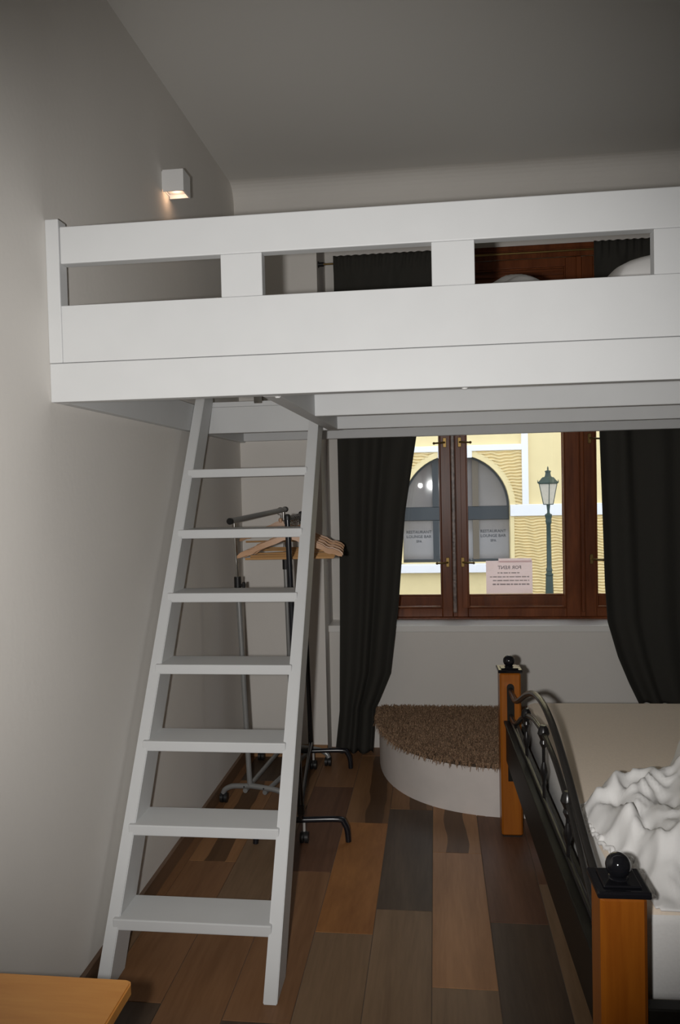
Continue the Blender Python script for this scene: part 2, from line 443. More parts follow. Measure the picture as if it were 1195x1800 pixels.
def sash(x0, x1, z0, z1, y, ls, rs, br, tr, d=0.042, turn=0.0, panel=False, light_edge=False, catches=()):
    bm = bmesh.new()
    box(bm, (x0, y, z0), (x0 + ls, y + d, z1), 0.004, 2); box(bm, (x1 - rs, y, z0), (x1, y + d, z1), 0.004, 2)
    box(bm, (x0 + ls, y, z0), (x1 - rs, y + d, z0 + br), 0.004, 2); box(bm, (x0 + ls, y, z1 - tr), (x1 - rs, y + d, z1), 0.004, 2)
    s = obj('sash', bm, 'window_wood', win)
    ax, bx_, az, bz = x0 + ls, x1 - rs, z0 + br, z1 - tr
    bm = bmesh.new(); w = 0.009; wl_ = 0.036 if light_edge else w
    if light_edge: box(bm, (ax - 0.032, y - 0.003, az), (ax, y + 0.004, bz), 0.002, 1)
    box(bm, (ax, y + 0.004, az), (ax + w, y + d * 0.5, bz), 0.002, 1); box(bm, (bx_ - w, y + 0.004, az), (bx_, y + d * 0.5, bz), 0.002, 1)
    box(bm, (ax + w, y + 0.004, az), (bx_ - w, y + d * 0.5, az + w), 0.002, 1); box(bm, (ax + w, y + 0.004, bz - w), (bx_ - w, y + d * 0.5, bz), 0.002, 1)
    obj('glazing_bead', bm, 'window_wood', s)
    if panel:
        obj('panel', B((ax, y + 0.02, az), (bx_, y + 0.034, bz)), 'window_wood_rail', s)
        obj('panel_moulding', B((ax + w, y + 0.006, bz - 0.045), (bx_ - w, y + 0.02, bz - 0.022), 0.005, 2), 'window_wood_rail', s)
    else:
        cx, cz = (ax + bx_) / 2, (az + bz) / 2
        bm = bmesh.new()
        hx, hz = (bx_ - ax) / 2, (bz - az) / 2
        vs_ = [bm.verts.new((cx + sx * hx, y + d * 0.5 + 0.001 + turn * sx * hx, cz + sz * hz)) for sx, sz in ((-1, -1), (1, -1), (1, 1), (-1, 1))]
        bm.faces.new(vs_)
        obj('pane', bm, 'window_glass', s)
    for cxx, cz, sgn in catches:
        bm = bmesh.new()
        box(bm, (cxx - 0.010, y - 0.005, cz - 0.028), (cxx + 0.010, y + 0.002, cz + 0.028), 0.002, 1)
        tube(bm, [(cxx, y, cz), (cxx, y - 0.022, cz), (cxx + sgn * 0.02, y - 0.026, cz - 0.002), (cxx + sgn * 0.062, y - 0.022, cz - 0.004)], 0.0055, 8)
        ball(bm, (cxx + sgn * 0.062, y - 0.022, cz - 0.004), 0.008, 10, 6)
        obj('catch', bm, 'brass', s, smooth=True)
    return s
YI, YO = YW + 0.006, YW + 0.19
# inner casements (lower lights)
sash(WX0 + 0.07, 0.094, WZ0 + 0.012, WT, YI, 0.06, 0.060, 0.052, 0.06, turn=0.0056, catches=((0.062, 1.745, -1), (0.068, 1.045, -1)))
sash(0.120, 0.824, WZ0 + 0.012, WT, YI, 0.062, 0.080, 0.052, 0.06, turn=-0.003, light_edge=True, catches=((0.148, 1.745, 1), (0.155, 1.045, 1)))
sash(0.850, WX1 - 0.07, WZ0 + 0.012, WT, YI, 0.062, 0.06, 0.052, 0.06, catches=((0.882, 1.745, 1), (0.885, 1.055, 1)))
# outer casements
sash(WX0 + 0.07, 0.094, WZ0 + 0.012, WT, YO, 0.07, 0.055, 0.098, 0.06, turn=-0.0052)
sash(0.120, 0.824, WZ0 + 0.012, WT, YO, 0.055, 0.060, 0.098, 0.06)
sash(0.850, WX1 - 0.07, WZ0 + 0.012, WT, YO, 0.055, 0.07, 0.098, 0.06)
# upper lights, boarded
for a, b in ((WX0 + 0.07, 0.096), (0.126, 0.822), (0.852, WX1 - 0.07)):
    sash(a, b, WT + 0.10, WZ1 - 0.078, YI, 0.06, 0.06, 0.06, 0.05, panel=True)

# for-rent sheet stuck inside the outer pane
PX0, PX1, PZ0, PZ1, PY = 0.300, 0.575, 0.832, 1.032, YO + 0.006
paper = thing('paper_notice', 'white FOR RENT paper notice taped to the window pane, seen from behind', 'notice', ((PX0 + PX1) / 2, PY, PZ0))
obj('sheet', B((PX0, PY, PZ0), (PX1, PY + 0.0008, PZ1)), 'paper', paper)
obj('sheet', B((PX0 + 0.075, PY + 0.001, PZ1 - 0.010), (PX1 - 0.004, PY + 0.0018, PZ1 + 0.014)), 'paper', paper)
lettering('headline', 'FOR RENT', 0.030, 'print_grey', paper, (0.440, PY - 0.0012, 0.990), True, 0.0004)
for i, (xa, xb, z) in enumerate(((0.368, 0.505, 0.958), (0.322, 0.556, 0.934), (0.340, 0.556, 0.912), (0.338, 0.556, 0.889))):
    bm = bmesh.new(); x = xa
    while x < xb:
        w = random.uniform(0.010, 0.034); w = min(w, xb - x)
        if w > 0.004:
            h = 0.0032 if i < 3 else 0.0042
            box(bm, (x, PY - 0.0012, z - h), (x + w, PY - 0.0006, z + h))
        x += w + 0.005
    obj('print_line', bm, 'print_pale', paper)

# ------------------------------------------------------------------ loft bed
LY, LZ = 2.11, 1.757
loft = thing('loft_bed', 'white painted wooden loft platform with slatted guard rail', 'loft bed', (0.5, 3.1, LZ))
LX1 = XR
obj('fascia_board', B((XL, LY, LZ), (LX1, LY + 0.045, 1.8655), 0.0025, 2), 'white_lacquer', loft)
obj('guard_board', B((-1.031, LY + 0.001, 1.867), (LX1, LY + 0.041, 2.026), 0.002, 2), 'white_lacquer', loft)
obj('top_rail', B((-1.029, LY + 0.001, 2.1425), (LX1, LY + 0.041, 2.2455), 0.003, 2), 'white_lacquer', loft)
obj('corner_post', B((XL, LY - 0.003, 1.8665), (-1.0305, LY + 0.045, 2.267), 0.003, 2), 'white_lacquer', loft)
for a, b in ((-0.5695, -0.4545), (0.003, 0.1155), (0.569, 0.683), (1.14, 1.253), (1.71, 1.823)):
    obj('upright', B((a, LY + 0.0015, 2.0265), (b, LY + 0.040, 2.142), 0.0015, 1), 'white_lacquer', loft)
obj('wall_joist', B((XL, LY + 0.046, LZ), (-1.039, YB, LZ + 0.119), 0.002, 1), 'white_lacquer', loft)
obj('trimmer_joist', B((-0.472, LY + 0.046, LZ), (-0.424, 3.50, LZ + 0.119), 0.002, 1), 'white_lacquer', loft)
obj('hatch_header', B((-1.0385, 3.50, LZ), (-0.424, 3.548, LZ + 0.119), 0.002, 1), 'white_lacquer', loft)
for y in (2.80, 3.46):
    obj('cross_joist', B((-0.4235, y, LZ), (LX1, y + 0.048, LZ + 0.119), 0.002, 1), 'white_lacquer', loft)
obj('wall_ledger', B((-1.0385, YB - 0.048, LZ + 0.006), (LX1, YB, LZ + 0.110), 0.002, 1), 'white_lacquer', loft)
y = LY + 0.046
while y < YB - 0.05:
    y1 = min(y + 0.198, YB)
    xa = XL if y > 3.49 else -0.472
    if y < 3.49 < y1: xa = -0.472
    obj('deck_board', B((xa, y, LZ + 0.1195), (LX1, y1, LZ + 0.142), 0.0015, 1), 'white_lacquer', loft)
    y = y1 + 0.002
obj('deck_board', B((XL, 3.502, LZ + 0.1195), (-0.474, 3.554, LZ + 0.142), 0.0015, 1), 'white_lacquer', loft)
for x, yy in ((-0.432, 2.175), (0.085, 2.133)):
    obj('bolt_cap', lathe(bmesh.new(), [(0.0, -0.004), (0.006, -0.0035), (0.009, 0.0), (0.009, 0.002)], (x, yy, LZ), 14), 'lamp_white', loft, smooth=True)
bm = B((-0.80, 3.472, 1.885), (-0.762, 3.4995, 1.94), 0.002, 1)
obj('bracket', bm, 'chrome', loft)

# bedding on the loft
def pillow(name, c, sx, sy, sz, mat, rot=0.0, tilt=0.0):
    bm = bmesh.new()
    bmesh.ops.create_grid(bm, x_segments=22, y_segments=22, size=1.0)
    top = list(bm.verts)
    M = Matrix.Rotation(rot, 3, 'Z') @ Matrix.Rotation(tilt, 3, 'X')
    g = bmesh.ops.duplicate(bm, geom=bm.verts[:] + bm.edges[:] + bm.faces[:])
    bot = [v for v in g['geom'] if isinstance(v, bmesh.types.BMVert)]
    for vs_, s in ((top, 1), (bot, -1)):
        for v in vs_:
            x, y_ = v.co.x, v.co.y
            f = max(0.0, (1 - abs(x) ** 4)) ** 0.38 * max(0.0, (1 - abs(y_) ** 4)) ** 0.38
            w = 0.07 * noise.noise(Vector((x * 2 + c[0] * 5, y_ * 2, s)))
            px, py = x * (1 - 0.06 * y_ * y_), y_ * (1 - 0.06 * x * x)
            v.co = Vector(c) + M @ Vector((px * sx, py * sy, s * sz * (f * (1 + w))))
    bmesh.ops.remove_doubles(bm, verts=bm.verts, dist=1e-4)
    return obj(name, bm, mat, None, at=(c[0], c[1], c[2] - sz), smooth=True, sharp=180)

lm = obj('mattress', B((-0.40, 2.18, 1.90), (1.75, 4.12, 2.04), 0.03, 4), 'white_cotton', None, at=(0.6, 3.1, 1.90), smooth=True)
tag(lm, 'white mattress lying on the loft platform deck', 'mattress')
tag(pillow('pillow', (0.97, 2.95, 2.162), 0.37, 0.25, 0.116, 'white_cotton'), 'plump white pillow seen through the guard rail gap beside the post', 'pillow')
bm = bmesh.new(); n = 40; grid = []
for i in range(n + 1):
    row = []
    for j in range(n + 1):
        u, v = i / n * 2 - 1, j / n * 2 - 1
        rr = max(0.0, 1 - u * u) * max(0.0, 1 - v * v)
        h = 0.249 * rr ** 0.8 * (0.9 + 0.3 * noise.noise(Vector((u * 2.2, v * 2.2, 3))))
        row.append(bm.verts.new((0.27 + u * 0.34, 3.05 + v * 0.30, 2.0425 + h)))
    grid.append(row)
for i in range(n):
    for j in range(n): bm.faces.new((grid[i][j], grid[i + 1][j], grid[i + 1][j + 1], grid[i][j + 1]))
bmesh.ops.solidify(bm, geom=bm.faces[:], thickness=0.004)
tag(obj('duvet', bm, 'white_cotton', None, at=(0.27, 3.05, 2.04), smooth=True, sharp=180), 'heaped white duvet on the loft mattress', 'duvet')

# ------------------------------------------------------------------ ladder
SL, LF = 0.62, 2.186                                     # lean (horizontal per metre of height) and foot
lad = thing('loft_ladder', 'white wooden ladder stair leaning from the floor up to the loft hatch', 'ladder', (-0.757, LF, 0))
HD = 0.135
for x0, x1 in ((-1.037, -0.996), (-0.524, -0.482)):
    zt = 1.90
    bm = bmesh.new()
    ytop = min(LF + SL * zt, 3.498)
    prism(bm, [(LF, 0.0), (LF + HD, 0.0), (3.499, (3.499 - LF - HD) / SL), (3.499, zt + 0.02), (LF + SL * (zt + 0.02), zt + 0.02)], 0, x0, x1)
    bmesh.ops.bevel(bm, geom=bm.edges[:], offset=0.0025, segments=2, affect='EDGES')
    obj('side_rail', bm, 'white_lacquer', lad)
for zt in (0.179, 0.412, 0.642, 0.874, 1.112, 1.344, 1.586):
    yf = LF + SL * (zt - 0.018) - 0.004
    obj('tread', B((-1.0155, yf, zt - 0.035), (-0.5145, yf + 0.150, zt), 0.0035, 2), 'white_lacquer', lad)

# ------------------------------------------------------------------ wall lamp
wl = thing('wall_lamp', 'small white cube wall lamp with warm light below, high on the wall', 'lamp', (XL, 3.145, 2.70))
LX, LYa, LYb, LZa, LZb = -0.980, 3.10, 3.19, 2.708, 2.794
bm = bmesh.new(); t = 0.006
box(bm, (XL + 0.004, LYa, LZa), (LX, LYa + t, LZb)); box(bm, (XL + 0.004, LYb - t, LZa), (LX, LYb, LZb))
box(bm, (LX - t, LYa + t, LZa), (LX, LYb - t, LZb)); box(bm, (XL + 0.004, LYa + t, LZb - 0.02), (LX - t, LYb - t, LZb - 0.014))
obj('housing', bm, 'lamp_white', wl)
obj('wall_plate', B((XL - 0.001, LYa + 0.002, LZa + 0.01), (XL + 0.0042, LYb - 0.002, LZb - 0.004)), 'lamp_white', wl)
obj('reflector', B((XL + 0.006, LYa + 0.010, LZa + 0.014), (LX - 0.010, LYb - 0.010, LZb - 0.022), 0.006, 2), 'lamp_inner', wl)
ld = bpy.data.lights.new('wall_lamp_light', 'POINT'); ld.energy = 0.10; ld.color = (1.0, 0.62, 0.38); ld.shadow_soft_size = 0.015
lo = bpy.data.objects.new('wall_lamp_light', ld); COL.objects.link(lo); lo.parent = wl; lo.location = (0.045, 0.0, 0.012)

# ------------------------------------------------------------------ curtains and rod
rod = thing('curtain_rod', 'thin brass curtain rod with black ends across the window niche', 'curtain rod', (0.47, 4.335, 2.73))
obj('pole', tube(bmesh.new(), [(NX0 + 0.028, 4.335, 2.731), (NX1 - 0.028, 4.335, 2.731)], 0.0055, 12), 'brass', rod, smooth=True)
for x, s in ((NX0, 1), (NX1, -1)):
    bm = bmesh.new()
    tube(bm, [(x, 4.335, 2.731), (x + s * 0.006, 4.335, 2.731), (x + s * 0.0061, 4.335, 2.731), (x + s * 0.032, 4.335, 2.731)], 0, 14, radii=[0.018, 0.018, 0.012, 0.012])
    obj('end_cap', bm, 'black_iron', rod, smooth=True)

def curtain(name, label, left, right, ztop, zbot, folds, seed, hem=None):
    nu, nv = 170, 110
    V = []; F = []
    for j in range(nv + 1):
        t = j / nv
        z = ztop + (zbot - ztop) * t
        xl, xr = interp(left, -z), interp(right, -z)
        for i in range(nu + 1):
            u = i / nu
            warp = u + 0.030 * math.sin(2 * math.pi * u * 1.7 + seed) + 0.03 * noise.noise(Vector((u * 3, z * 0.6, seed)))
            x = xl + (xr - xl) * u
            ph = 2 * math.pi * folds * warp + 0.5 * math.sin(z * 1.3 + seed)
            amp = 0.021 * (0.55 + 0.45 * min(1, t * 3)) * (0.8 + 0.5 * noise.noise(Vector((u * 4, z * 0.8, seed + 9))))
            y = 4.335 + amp * (math.sin(ph) + 0.16 * math.sin(2 * ph + 1.0))
            if z > ztop - 0.10:                            # gathered heading on the rod
                k = min(1.0, (z - (ztop - 0.10)) / 0.05)
                y = (1 - k) * y + k * (4.335 - 0.0125 + 0.006 * math.sin(2 * math.pi * folds * 4.3 * u))
                z2 = z + (0.003 * math.sin(2 * math.pi * folds * 4.3 * u + 1) if t == 0 else 0)
            else:
                z2 = z + 0.004 * math.sin(ph)
            zz = z2 if t < 1 or hem is None else z2 + hem * u
            y = min(max(y, 4.287), 4.372)
            V.append((x + 0.004 * math.sin(ph * 1.0 + 1.3), y, zz))
    for j in range(nv):
        for i in range(nu):
            a = j * (nu + 1) + i
            F.append((a, a + 1, a + nu + 2, a + nu + 1))
    o = mesh_np(name, V, F, 'curtain_fabric', None, at=((left[-1][1] + right[-1][1]) / 2, 4.335, zbot), smooth=True)
    m = o.modifiers.new('thickness', 'SOLIDIFY'); m.thickness = 0.0018
    return tag(o, label, 'curtain')
curtain('curtain', 'dark grey curtain hanging to the floor between the clothes racks and the carpeted step',
        [(-2.77, -0.535), (-1.77, -0.537), (-1.2, -0.537), (-0.72, -0.545), (-0.235, -0.558), (-0.02, -0.585)],
        [(-2.77, 0.13), (-2.3, 0.02), (-1.77, -0.090), (-1.35, -0.160), (-0.85, -0.205), (-0.46, -0.258), (-0.32, -0.318), (-0.26, -0.347), (-0.17, -0.352), (-0.02, -0.364)],
        2.768, 0.012, 3.6, 1.0)
curtain('curtain', 'dark grey curtain gathered aside behind the far corner of the bed',
        [(-2.74, 0.855), (-1.75, 0.874), (-1.33, 0.884), (-0.95, 0.892), (-0.75, 0.903), (-0.56, 0.955), (-0.42, 1.01), (-0.30, 1.065)],
        [(-2.74, 1.50), (-0.30, 1.47)], 2.768, 0.300, 3.6, 4.0)

# ------------------------------------------------------------------ carpeted step
SC, SA, SB, SN, SH = (0.42, 4.45), 0.752, 0.92, 2.55, 0.222
def step_outline(off=0.0, n=48):
    pts = []
    for k in range(n + 1):
        a = math.pi * k / n
        ca, sa = math.cos(a), math.sin(a)
        x = SC[0] - math.copysign(abs(ca) ** (2 / SN), ca) * (SA + off); y_ = SC[1] - abs(sa) ** (2 / SN) * (SB + off)
        pts.append((x, y_))
    return pts
bm = bmesh.new()
prism(bm, step_outline(), 2, -0.003, SH)
es = [e for e in bm.edges if all(abs(v.co.z - SH) < 1e-5 for v in e.verts) and not all(abs(v.co.y - SC[1]) < 1e-5 for v in e.verts)]
bmesh.ops.bevel(bm, geom=es, offset=0.008, segments=2, affect='EDGES')
st = obj('window_step', bm, 'step_plaster', None, at=(SC[0], 4.0, 0), smooth=True)
tag(st, 'white plastered step with rounded front under the window', 'step')

rug = thing('shag_rug', 'brown shaggy carpet covering the rounded window step', 'carpet', (SC[0], 4.0, SH))
bm = bmesh.new(); prism(bm, step_outline(0.008), 2, SH + 0.0005, SH + 0.012)
for v in bm.verts: v.co.y = min(v.co.y, 4.449)
obj('backing', bm, 'rug_base', rug)
rng = np.random.default_rng(3)
NT = 46000
ox = rng.uniform(SC[0] - SA - 0.01, SC[0] + 0.45, NT * 2); oy = rng.uniform(SC[1] - SB - 0.01, SC[1] - 0.006, NT * 2)
rn = (np.abs((ox - SC[0]) / (SA + 0.010)) ** SN + np.abs((oy - SC[1]) / (SB + 0.010)) ** SN)
keep = rn < 1; ox, oy, rn = ox[keep][:NT], oy[keep][:NT], rn[keep][:NT]
n = len(ox)
gx = -SN * np.sign(SC[0] - ox) * np.abs((ox - SC[0]) / SA) ** (SN - 1) / SA; gy = -SN * np.abs((oy - SC[1]) / SB) ** (SN - 1) / SB
gl = np.hypot(gx, gy) + 1e-6; gx, gy = gx / gl, gy / gl
edge = np.clip((rn - 0.90) / 0.10, 0, 1)
ang = rng.uniform(0, 2 * math.pi, n); L_ = rng.uniform(0.012, 0.027, n) * (1 + 0.35 * edge)
dx = np.cos(ang) * 0.55 * (1 - edge) + gx * edge * 0.5 + np.cos(ang) * 0.25 * edge; dy = np.sin(ang) * 0.55 * (1 - edge) + gy * edge * 0.5 + np.sin(ang) * 0.25 * edge
w = 0.0021; pxv, pyv = -np.sin(ang) * w, np.cos(ang) * w
base = np.stack([ox, oy, np.full(n, SH + 0.010)], 1)
mid = base + np.stack([dx * L_ * 0.5, dy * L_ * 0.5, L_ * (0.60 - 0.25 * edge)], 1)
tip = mid + np.stack([dx * L_ * 0.6, dy * L_ * 0.6, L_ * (0.35 - 1.35 * edge)], 1)
for a_ in (mid, tip): a_[:, 1] = np.minimum(a_[:, 1], 4.4455)
side = np.stack([pxv, pyv, np.zeros(n)], 1)
V = np.stack([base - side, base + side, mid - side, mid + side, tip - side * 0.5, tip + side * 0.5], 1).reshape(-1, 3)
k = np.arange(n) * 6
F = np.concatenate([np.stack([k, k + 1, k + 3, k + 2], 1), np.stack([k + 2, k + 3, k + 5, k + 4], 1)])
o = mesh_np('pile', V, F.tolist(), 'rug_pile', rug); o['kind'] = 'stuff'

# ------------------------------------------------------------------ lower bed
BX, BY = 0.300, 3.385
bed = thing('iron_bed', 'bed with orange wood posts and curved black iron footboard', 'bed', (BX, BY, 0))
BL = 1.81
def bl(x, y_, z): return (BX + x, BY + y_, z)
for y_ in (0.0, -BL):
    for x in (0.0, 2.17):
        h = 0.70 if x == 0 else 0.95
        bm = B(bl(x - 0.044, y_ - 0.044, 0.004), bl(x + 0.044, y_ + 0.044, h), 0.007, 1)
        p_ = obj('post', bm, 'post_wood', bed)
        obj('post_foot', B(bl(x - 0.040, y_ - 0.040, 0.0), bl(x + 0.040, y_ + 0.040, 0.0045)), 'black_plastic', p_)
        bm = B(bl(x - 0.051, y_ - 0.051, h), bl(x + 0.051, y_ + 0.051, h + 0.014), 0.004, 2)
        box(bm, bl(x - 0.036, y_ - 0.036, h + 0.014), bl(x + 0.036, y_ + 0.036, h + 0.019), 0.002, 1)
        cp = obj('post_cap', bm, 'black_gloss', p_)
        bm = lathe(bmesh.new(), [(0.020, 0.018), (0.019, 0.021), (0.011, 0.024), (0.009, 0.028), (0.012, 0.031)], bl(x, y_, h), 20)
        ball(bm, bl(x, y_, h + 0.043), 0.0245, 28, 18)
        obj('knob', bm, 'black_gloss', p_, smooth=True)
        # metal plate in the face that carries the iron work
        s = -1 if y_ == 0 else 1
        pts = [(-0.015, 0.24), (0.015, 0.24)] + [(0.015 * math.cos(a), 0.640 + 0.015 * math.sin(a)) for a in [k_ * math.pi / 8 for k_ in range(9)]]
        bm = bmesh.new(); yy = y_ + s * 0.0445
        prism(bm, [(BX + x + q[0], q[1]) for q in pts], 1, BY + yy - 0.004, BY + yy + 0.004)
        obj('post_plate', bm, 'black_board', p_)
def rail(name, pts, r, mat='grey_iron', x=0.0, seg=12):
    half = [(0.0 + x, -0.046)]
    return obj(name, tube(bmesh.new(), smooth_path([bl(x, a, z) for a, z in pts], 6), r, seg), mat, bed, smooth=True)
def sym(h): return h + [(-BL - a, z) for a, z in reversed(h[:-1])]
rail('top_rail', sym([(-0.044, 0.630), (-0.12, 0.622), (-0.20, 0.626), (-0.29, 0.650), (-0.40, 0.690), (-0.55, 0.745), (-0.70, 0.788), (-0.82, 0.806), (-0.905, 0.810)]), 0.0105)
rail('arch_rail', sym([(-0.044, 0.520), (-0.12, 0.520), (-0.20, 0.532), (-0.28, 0.562), (-0.38, 0.608), (-0.52, 0.660), (-0.68, 0.698), (-0.82, 0.714), (-0.905, 0.717)]), 0.0085)
obj('lower_rail', tube(bmesh.new(), [bl(0, -0.044, 0.508), bl(0, -BL + 0.044, 0.508)], 0.0085, 12), 'black_iron', bed, smooth=True)
prof = sym([(-0.20, 0.532), (-0.28, 0.562), (-0.38, 0.608), (-0.52, 0.660), (-0.68, 0.698), (-0.82, 0.714), (-0.905, 0.717)])
for a in (-0.20, -0.52, -0.905, -1.29, -1.61):
    zt = interp(sorted([(q[0], q[1]) for q in prof]), a)
    bm = tube(bmesh.new(), [bl(0, a, 0.50), bl(0, a, zt)], 0.0055, 8)
    sp = obj('spindle', bm, 'black_iron', bed, smooth=True)
    if zt > 0.55:
        bm = lathe(bmesh.new(), [(0.006, -0.045), (0.013, -0.030), (0.010, -0.02), (0.017, -0.004), (0.019, 0.0), (0.015, 0.016), (0.008, 0.026)], bl(0, a, zt), 14)
        obj('collar', bm, 'black_iron', sp, smooth=True)
        if zt > 0.6:
            bm = lathe(bmesh.new(), [(0.0055, -0.03), (0.010, -0.012), (0.012, 0.0), (0.010, 0.012), (0.0055, 0.03)], bl(0, a, 0.5 + (zt - 0.5) * 0.45), 12)
            obj('bead', bm, 'black_iron', sp, smooth=True)
obj('foot_board', B(bl(-0.022, -BL + 0.043, 0.325), bl(0.020, -0.043, 0.488), 0.003, 2), 'black_board', bed)
obj('ledge', B(bl(-0.030, -BL + 0.043, 0.487), bl(0.026, -0.043, 0.499), 0.003, 2), 'black_board', bed)
for y_ in (-BL, 0.0):
    obj('side_rail', B(bl(0.043, y_ - 0.017, 0.255), bl(2.128, y_ + 0.017, 0.466), 0.003, 2), 'black_board', bed)
obj('head_board', B(bl(2.15, -BL + 0.043, 0.30), bl(2.19, -0.043, 0.85), 0.003, 2), 'black_board', bed)
for i in range(10):
    x = 0.12 + i * 0.21
    obj('slat', B(bl(x, -BL + 0.016, 0.372), bl(x + 0.09, -0.016, 0.39)), 'black_board', bed)
bed.rotation_euler = (0, 0, math.radians(1.42))
MZ0, MZ1 = 0.391, 0.598
RB = Matrix.Rotation(math.radians(1.42), 4, 'Z')
mx = bmesh.new()
box(mx, (0.052, -1.705, MZ0), (2.09, -0.105, MZ1), 0.032, 5)
bmesh.ops.translate(mx, verts=mx.verts, vec=(BX, BY, 0))
mt = obj('mattress', mx, 'mattress_fabric', None, at=(BX, BY, 0), smooth=True)
mt.rotation_euler = bed.rotation_euler
tag(mt, 'cream mattress lying in the iron bed', 'mattress')

# crumpled sheet thrown on the mattress
outline = [(0.366, 2.175), (0.43, 2.25), (0.51, 2.315), (0.585, 2.35), (0.612, 2.30), (0.640, 2.32), (0.675, 2.47), (0.75, 2.57), (1.00, 2.72), (1.45, 2.70),
           (1.62, 2.35), (1.60, 1.695), (0.448, 1.678), (0.440, 1.79), (0.436, 1.872), (0.418, 1.895), (0.392, 1.96), (0.380, 2.02), (0.372, 2.08)]
OP = np.array(outline)
def sd(x, y_):
    d = 1e9; ins = False; n_ = len(OP)
    for i in range(n_):
        ax, ay = OP[i]; bx_, by = OP[(i + 1) % n_]
        ex, ey = bx_ - ax, by - ay
        t_ = max(0, min(1, ((x - ax) * ex + (y_ - ay) * ey) / (ex * ex + ey * ey)))
        d = min(d, math.hypot(x - ax - ex * t_, y_ - ay - ey * t_))
        if (ay > y_) != (by > y_) and x < ax + (y_ - ay) * ex / ey: ins = not ins
    return d if ins else -d
GS = 0.0085
xs = np.arange(0.35, 1.64, GS); ys = np.arange(1.66, 2.74, GS)
bm = bmesh.new(); gv = {}
def fold(q):
    n1 = noise.noise(Vector((q[0] * 4.0 + 3, q[1] * 4.0, 1.7))); n2 = noise.noise(Vector((q[0] * 4.0, q[1] * 4.0 + 8, 5.1)))
    wx, wy = q[0] + 0.10 * n1, q[1] + 0.10 * n2
    r1 = 1 - abs(noise.noise(Vector((wx * 5.2 + wy * 2.2, wy * 3.0 - wx * 1.2, 0.3)))) * 2.4
    r2 = 1 - abs(noise.noise(Vector((wx * 9.5, wy * 7.5 + 4, 2.3)))) * 2.2
    r3 = 1 - abs(noise.noise(Vector((wx * 19 + 1, wy * 16, 6.3)))) * 2.0
    return r1, r2, r3
for i, x in enumerate(xs):
    for j, y_ in enumerate(ys):
        d = sd(x, y_)
        if d < -0.004: continue
        s = min(1.0, max(0.0, d) / 0.075); s = s * s * (3 - 2 * s)
        s2 = min(1.0, max(0.0, d) / 0.020)
        r1, r2, r3 = fold((x, y_))
        right = min(1, max(0, (x - 0.58) / 0.14))
        lump = 0.030 + 0.050 * right * min(1, max(0, (y_ - 1.72) / 0.25)) + 0.05 * right * min(1, max(0, (y_ - 2.1) / 0.2))
        near = min(1, max(0.12, (y_ - 1.70) / 0.16)) 
        h = MZ1 + 0.003 + s * (lump * near + near * (0.038 * max(0, r1) + 0.038 * max(0, r2) + 0.008 * max(0, r3))) + s2 * 0.010 * max(0, r3) * (1.3 - right * 0.9)
        gv[(i, j)] = bm.verts.new((x, y_, h))
for (i, j), v in gv.items():
    q = [gv.get(k_) for k_ in ((i, j), (i + 1, j), (i + 1, j + 1), (i, j + 1))]
    if all(q): bm.faces.new(q)
bmesh.ops.smooth_vert(bm, verts=bm.verts, factor=0.12, use_axis_x=True, use_axis_y=True, use_axis_z=True)
bmesh.ops.solidify(bm, geom=bm.faces[:], thickness=0.002)
sh = obj('bed_sheet', bm, 'white_cotton', None, at=(0.9, 2.1, MZ1), smooth=True, sharp=180)
tag(sh, 'crumpled white sheet thrown on the cream mattress', 'sheet')
hem_pts = smooth_path([(0.440, 1.715, MZ1 + 0.010), (0.438, 1.80, MZ1 + 0.012), (0.432, 1.868, MZ1 + 0.012), (0.412, 1.90, MZ1 + 0.012), (0.388, 1.965, MZ1 + 0.012), (0.377, 2.03, MZ1 + 0.012), (0.369, 2.09, MZ1 + 0.012), (0.366, 2.175, MZ1 + 0.012), (0.40, 2.222, MZ1 + 0.010)], 26)
hb = bmesh.new(); rad = []; hp = []
for i, q in enumerate(hem_pts):
    f = 0.5 + 0.5 * math.sin(i * 0.62 + 4.0 * noise.noise(Vector((i * 0.06, 0, 0))))
    g = noise.noise(Vector((i * 0.09, 3.0, 1.0)))
    hp.append((q.x + 0.008 + 0.012 * g + 0.004 * (f - 0.5), q.y, q.z - 0.003 + 0.005 * g + 0.006 * (f - 0.5))); rad.append(0.0060 + 0.0022 * g)
tube(hb, hp, 0, 8, True, rad)
obj('gathered_hem', hb, 'white_cotton', sh, smooth=True, sharp=180)
mt.data.materials.append(MAT['mattress_side'])
for p in mt.data.polygons:
    if abs(p.normal.z) < 0.5: p.material_index = 1

